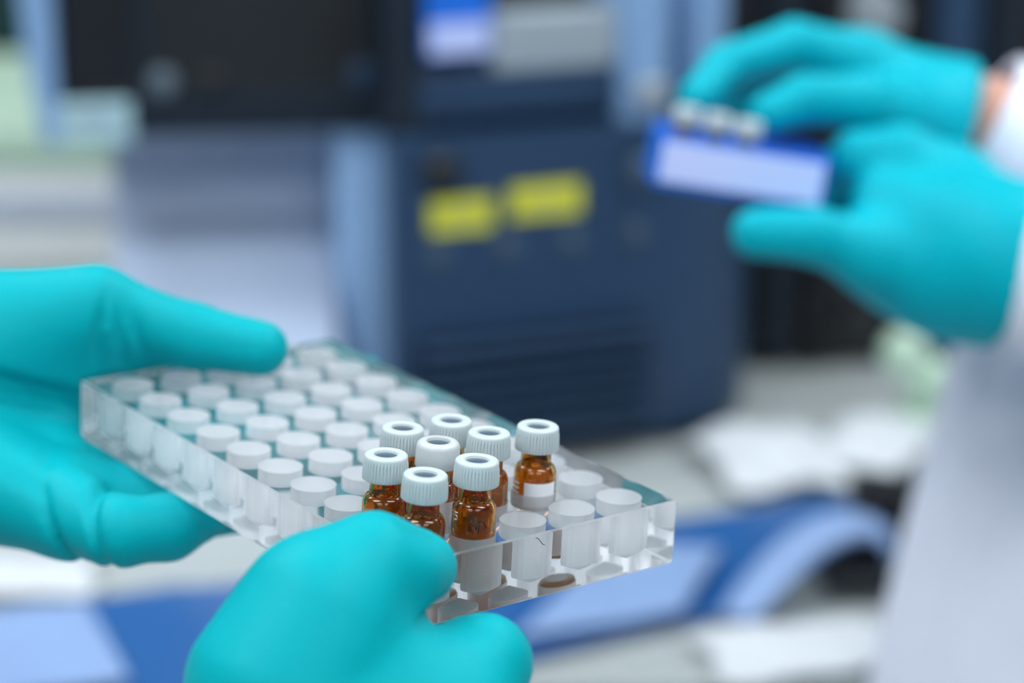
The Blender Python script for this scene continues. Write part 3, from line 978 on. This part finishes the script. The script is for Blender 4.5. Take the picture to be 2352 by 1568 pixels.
# ================================================================== FAR LEFT: white cabinet with a grey band, dark green equipment above
pc = at(120, 450, 1.95)
wc = empty('white_cabinet', (pc.x - .12, pc.y + .15, BZ + .0005), 'white enamel cabinet with a grey band, at the far left behind the glove', 'cabinet')
zc0 = at(120, 262, 1.95).z - BZ
zc1 = at(120, 330, 1.95).z - BZ
box('body', (0, 0, zc0 / 2 - .02), (.42, .30, zc0 - .04), M['white'], wc, .01)
za, zb_ = at(120, 445, 1.95).z - BZ, at(120, 515, 1.95).z - BZ
box('band', (0, -.152, (za + zb_) / 2), (.40, .006, za - zb_), M['whiteband'], wc, .001)
box('top_cover', (0, 0, zc0 - .02), (.44, .31, .04), M['palegreen'], wc, .008)
gp = at(20, 80, 2.45)
ge = empty('green_cabinet', (gp.x - .15, gp.y + .2, BZ), 'dark green equipment cabinet behind the white one at the far left', 'cabinet')
box('body', (0, 0, .45), (.42, .3, .9), M['green'], ge, .01)
box('door', (.0, -.155, .47), (.38, .012, .80), M['green'], ge, .004)

# ================================================================== RIGHT BACKGROUND: black equipment rack
bp = at(2080, 450, 1.66)
br = empty('equipment_rack', (bp.x + .075, bp.y + .2, BZ + .0005), 'black equipment rack with vertical rails, at the right behind the cyan gloves', 'equipment rack')
zlo = max(0.0, at(2080, 900, 1.66).z - BZ)
box('body', (0, 0, .5), (.42, .34, 1.0), M['black'], br, .006)
for px, mm_, wd in ((1800, 'navydark', .02), (1905, 'black', .02), (2190, 'navy', .03), (2300, 'navydark', .02)):
    x = at(px, 300, 1.66).x - br.location.x
    box('rail', (x, -.18, .5), (wd, .022, .98), M[mm_], br, .003)
for px, py, mm_, r in ((1995, 30, 'grey', .022), (1905, 740, 'window', .022), (1990, 765, 'window', .024), (2085, 180, 'window', .02)):
    q = at(px, py, 1.66)
    s = lathe('dial', [(0, .014), (r * .8, .014), (r, .01), (r, 0), (0, 0)], M[mm_], br, 28)
    s.location = (q.x - br.location.x, -.17, q.z - BZ); s.rotation_euler = (PI / 2, 0, 0)

# ================================================================== THINGS ON THE BENCH
def sheet(name, nx, ny, fn, m, thick=.0015, smooth=True):
    """sheet from fn(u, v) -> world point"""
    P = [fn(i / nx, j / ny) for j in range(ny + 1) for i in range(nx + 1)]
    c = sum(P, Vector()) / len(P)
    c.z = BZ
    f = [(j * (nx + 1) + i, j * (nx + 1) + i + 1, (j + 1) * (nx + 1) + i + 1, (j + 1) * (nx + 1) + i) for j in range(ny) for i in range(nx)]
    o = mesh(name, [p - c for p in P], f, m, None, smooth)
    o.location = c
    s = o.modifiers.new('thick', 'SOLIDIFY'); s.thickness = thick; s.offset = 1
    return o

def lerp_pts(pts, t):
    for (t0, a), (t1, b) in zip(pts[:-1], pts[1:]):
        if t <= t1:
            q = (t - t0) / (t1 - t0)
            q = q * q * (3 - 2 * q)
            return a + (b - a) * q
    return pts[-1][1]

def bump1(x, c, wd):
    return math.exp(-((x - c) / wd) ** 2)

far_edge = [(0, on_z(-250, 1470, BZ)), (.25, on_z(420, 1370, BZ)), (.6, on_z(1300, 1250, BZ)), (.9, on_z(1900, 1160, BZ)), (1, on_z(2040, 1180, BZ))]
near_edge = [(0, on_z(-250, 1720, BZ)), (.25, on_z(420, 1640, BZ)), (.6, on_z(1220, 1530, BZ)), (.8, on_z(1640, 1430, BZ)), (.9, on_z(1840, 1330, BZ)), (1, on_z(2040, 1330, BZ))]
def blue_fn(u, v):
    a, b = lerp_pts(near_edge, u), lerp_pts(far_edge, u)
    p = a + (b - a) * v
    z = .003
    wd = (b - a).length
    # swells whose near slopes look up at the ceiling lights
    z += .006 * bump1(u, .66, .075) * (1 / (1 + math.exp(-(v - .36) * 9)))
    z += .004 * bump1(u, .97, .05) * (1 / (1 + math.exp(-(v - .40) * 9)))
    z += .006 * bump1(u, .08, .09) * (1 / (1 + math.exp(-(v - .45) * 9)))
    z += .002 * math.sin(u * 21 + v * 3)
    return Vector((p.x, p.y, BZ + max(.001, z)))
bs = sheet('plastic_sheet', 110, 26, blue_fn, M['bluesheet'], .002)
tag(bs, 'glossy blue plastic sheet lying in waves on the bench below the rack', 'plastic sheet')

def crumple(name, px, py, sx, sy, seed, hgt, m, yaw=0.0):
    c = on_z(px, py, BZ)
    rnd = random.Random(seed)
    ph = [(rnd.uniform(0, 6.28), rnd.uniform(25, 70), rnd.uniform(0, 6.28)) for _ in range(7)]
    def fn(u, v):
        x, y = (u - .5) * sx, (v - .5) * sy
        z = 0
        for a, k, p in ph:
            z += abs(math.sin(k * (x * math.cos(a) + y * math.sin(a)) + p))
        z = hgt * (z / 7) * (1 - .6 * ((2 * u - 1) ** 4 + (2 * v - 1) ** 4) / 2)
        X = x * math.cos(yaw) - y * math.sin(yaw); Y = x * math.sin(yaw) + y * math.cos(yaw)
        return Vector((c.x + X + .004 * math.sin(9 * v + seed), c.y + Y, BZ + .001 + z))
    return sheet(name, 40, 30, fn, m, .0008)
tag(crumple('paper_wipe', 1765, 1090, .075, .10, 3, .03, M['paper'], .3), 'crumpled white paper wipe on the bench in front of the navy instrument', 'paper wipe', 'crumpled paper wipes on the bench')
tag(crumple('paper_wipe', 2010, 1050, .06, .10, 5, .022, M['paper'], -.4), 'crumpled white paper wipe on the bench nearest the lab coat', 'paper wipe', 'crumpled paper wipes on the bench')
tag(crumple('paper_wipe', 1840, 1515, .10, .06, 9, .014, M['paper'], .25), 'flattish white paper wipe at the lower right in front of the blue sheet', 'paper wipe', 'crumpled paper wipes on the bench')
tag(crumple('paper_wipe', 30, 1345, .09, .06, 12, .012, M['paper'], .1), 'small white paper wipe at the lower left under the gloved hand', 'paper wipe', 'crumpled paper wipes on the bench')

# black holder beside the blue sheet's end
q = on_z(2085, 1345, BZ)
bh = empty('black_holder', (q.x - .008, q.y + .01, BZ + .006), 'black plastic holder on the bench between the blue sheet and lab coat', 'holder')
box('base', (-.012, -.012, .005), (.062, .05, .010), M['black'], bh, .003)
box('upright', (.006, .034, .020), (.05, .03, .040), M['black'], bh, .004)
box('arm', (.006, .008, .022), (.02, .05, .014), M['black'], bh, .003)

def flat_sheen(name, quad, hgt, m, label, cat, nx=24, ny=16, wave=.002):  # added thin pale piece, its colour stands in for gloss on the blue sheet
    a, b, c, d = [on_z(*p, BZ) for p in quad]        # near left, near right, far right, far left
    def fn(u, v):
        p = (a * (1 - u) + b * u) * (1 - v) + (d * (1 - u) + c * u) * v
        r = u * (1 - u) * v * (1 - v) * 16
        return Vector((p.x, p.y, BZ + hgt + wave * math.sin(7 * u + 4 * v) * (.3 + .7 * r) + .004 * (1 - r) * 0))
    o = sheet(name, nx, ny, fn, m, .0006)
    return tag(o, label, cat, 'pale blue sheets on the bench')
flat_sheen('pale_sheet', ((1180, 1515), (1565, 1450), (1655, 1300), (1400, 1295)), .012, M['palesheet'], 'pale blue sheet lying on the dark blue plastic below the rack corner', 'sheet')
flat_sheen('pale_sheet', ((-60, 1660), (300, 1610), (200, 1425), (-60, 1450)), .012, M['palesheet'], 'pale blue sheet at the lower left corner under the gloved hand', 'sheet')
# curved pale band added as painted sheen over the end of the dark sheet
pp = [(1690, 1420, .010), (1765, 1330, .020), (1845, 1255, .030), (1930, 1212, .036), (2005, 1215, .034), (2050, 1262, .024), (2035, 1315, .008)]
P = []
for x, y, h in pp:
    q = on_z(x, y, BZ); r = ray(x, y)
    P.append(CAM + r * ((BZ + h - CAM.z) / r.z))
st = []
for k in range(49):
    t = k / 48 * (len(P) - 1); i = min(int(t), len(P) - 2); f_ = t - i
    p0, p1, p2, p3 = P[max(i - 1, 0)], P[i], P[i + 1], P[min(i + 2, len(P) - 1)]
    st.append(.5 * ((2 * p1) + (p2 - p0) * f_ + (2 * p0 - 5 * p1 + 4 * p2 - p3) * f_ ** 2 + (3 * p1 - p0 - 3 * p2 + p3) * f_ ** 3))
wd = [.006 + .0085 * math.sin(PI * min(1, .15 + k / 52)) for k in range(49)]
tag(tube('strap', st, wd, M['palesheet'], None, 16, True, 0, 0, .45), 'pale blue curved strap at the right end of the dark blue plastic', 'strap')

# pale green clamp behind, at the coat's edge
q = at(2100, 900, 1.62)
q = on_z(2110, 985, BZ)
cl = empty('bench_clamp', (q.x, q.y, BZ), 'pale green plastic clamp on the bench next to the lab coat', 'clamp')
lathe('base', [(0, 0), (.026, 0), (.026, .008), (.018, .012), (0, .012)], M['palegreen'], cl, 28)
lathe('stem', [(0, .012), (.009, .012), (.009, .05), (0, .05)], M['palegreen'], cl, 20)
s = lathe('knob', [(0, -.012), (.012, -.012), (.015, -.008), (.015, .008), (.012, .012), (0, .012)], M['palegreen'], cl, 24)
s.location = (-.012, 0, .052); s.rotation_euler = (PI / 2, .3, 0)
s = box('jaw', (.028, 0, .035), (.05, .024, .022), M['palegreen'], cl, .005)
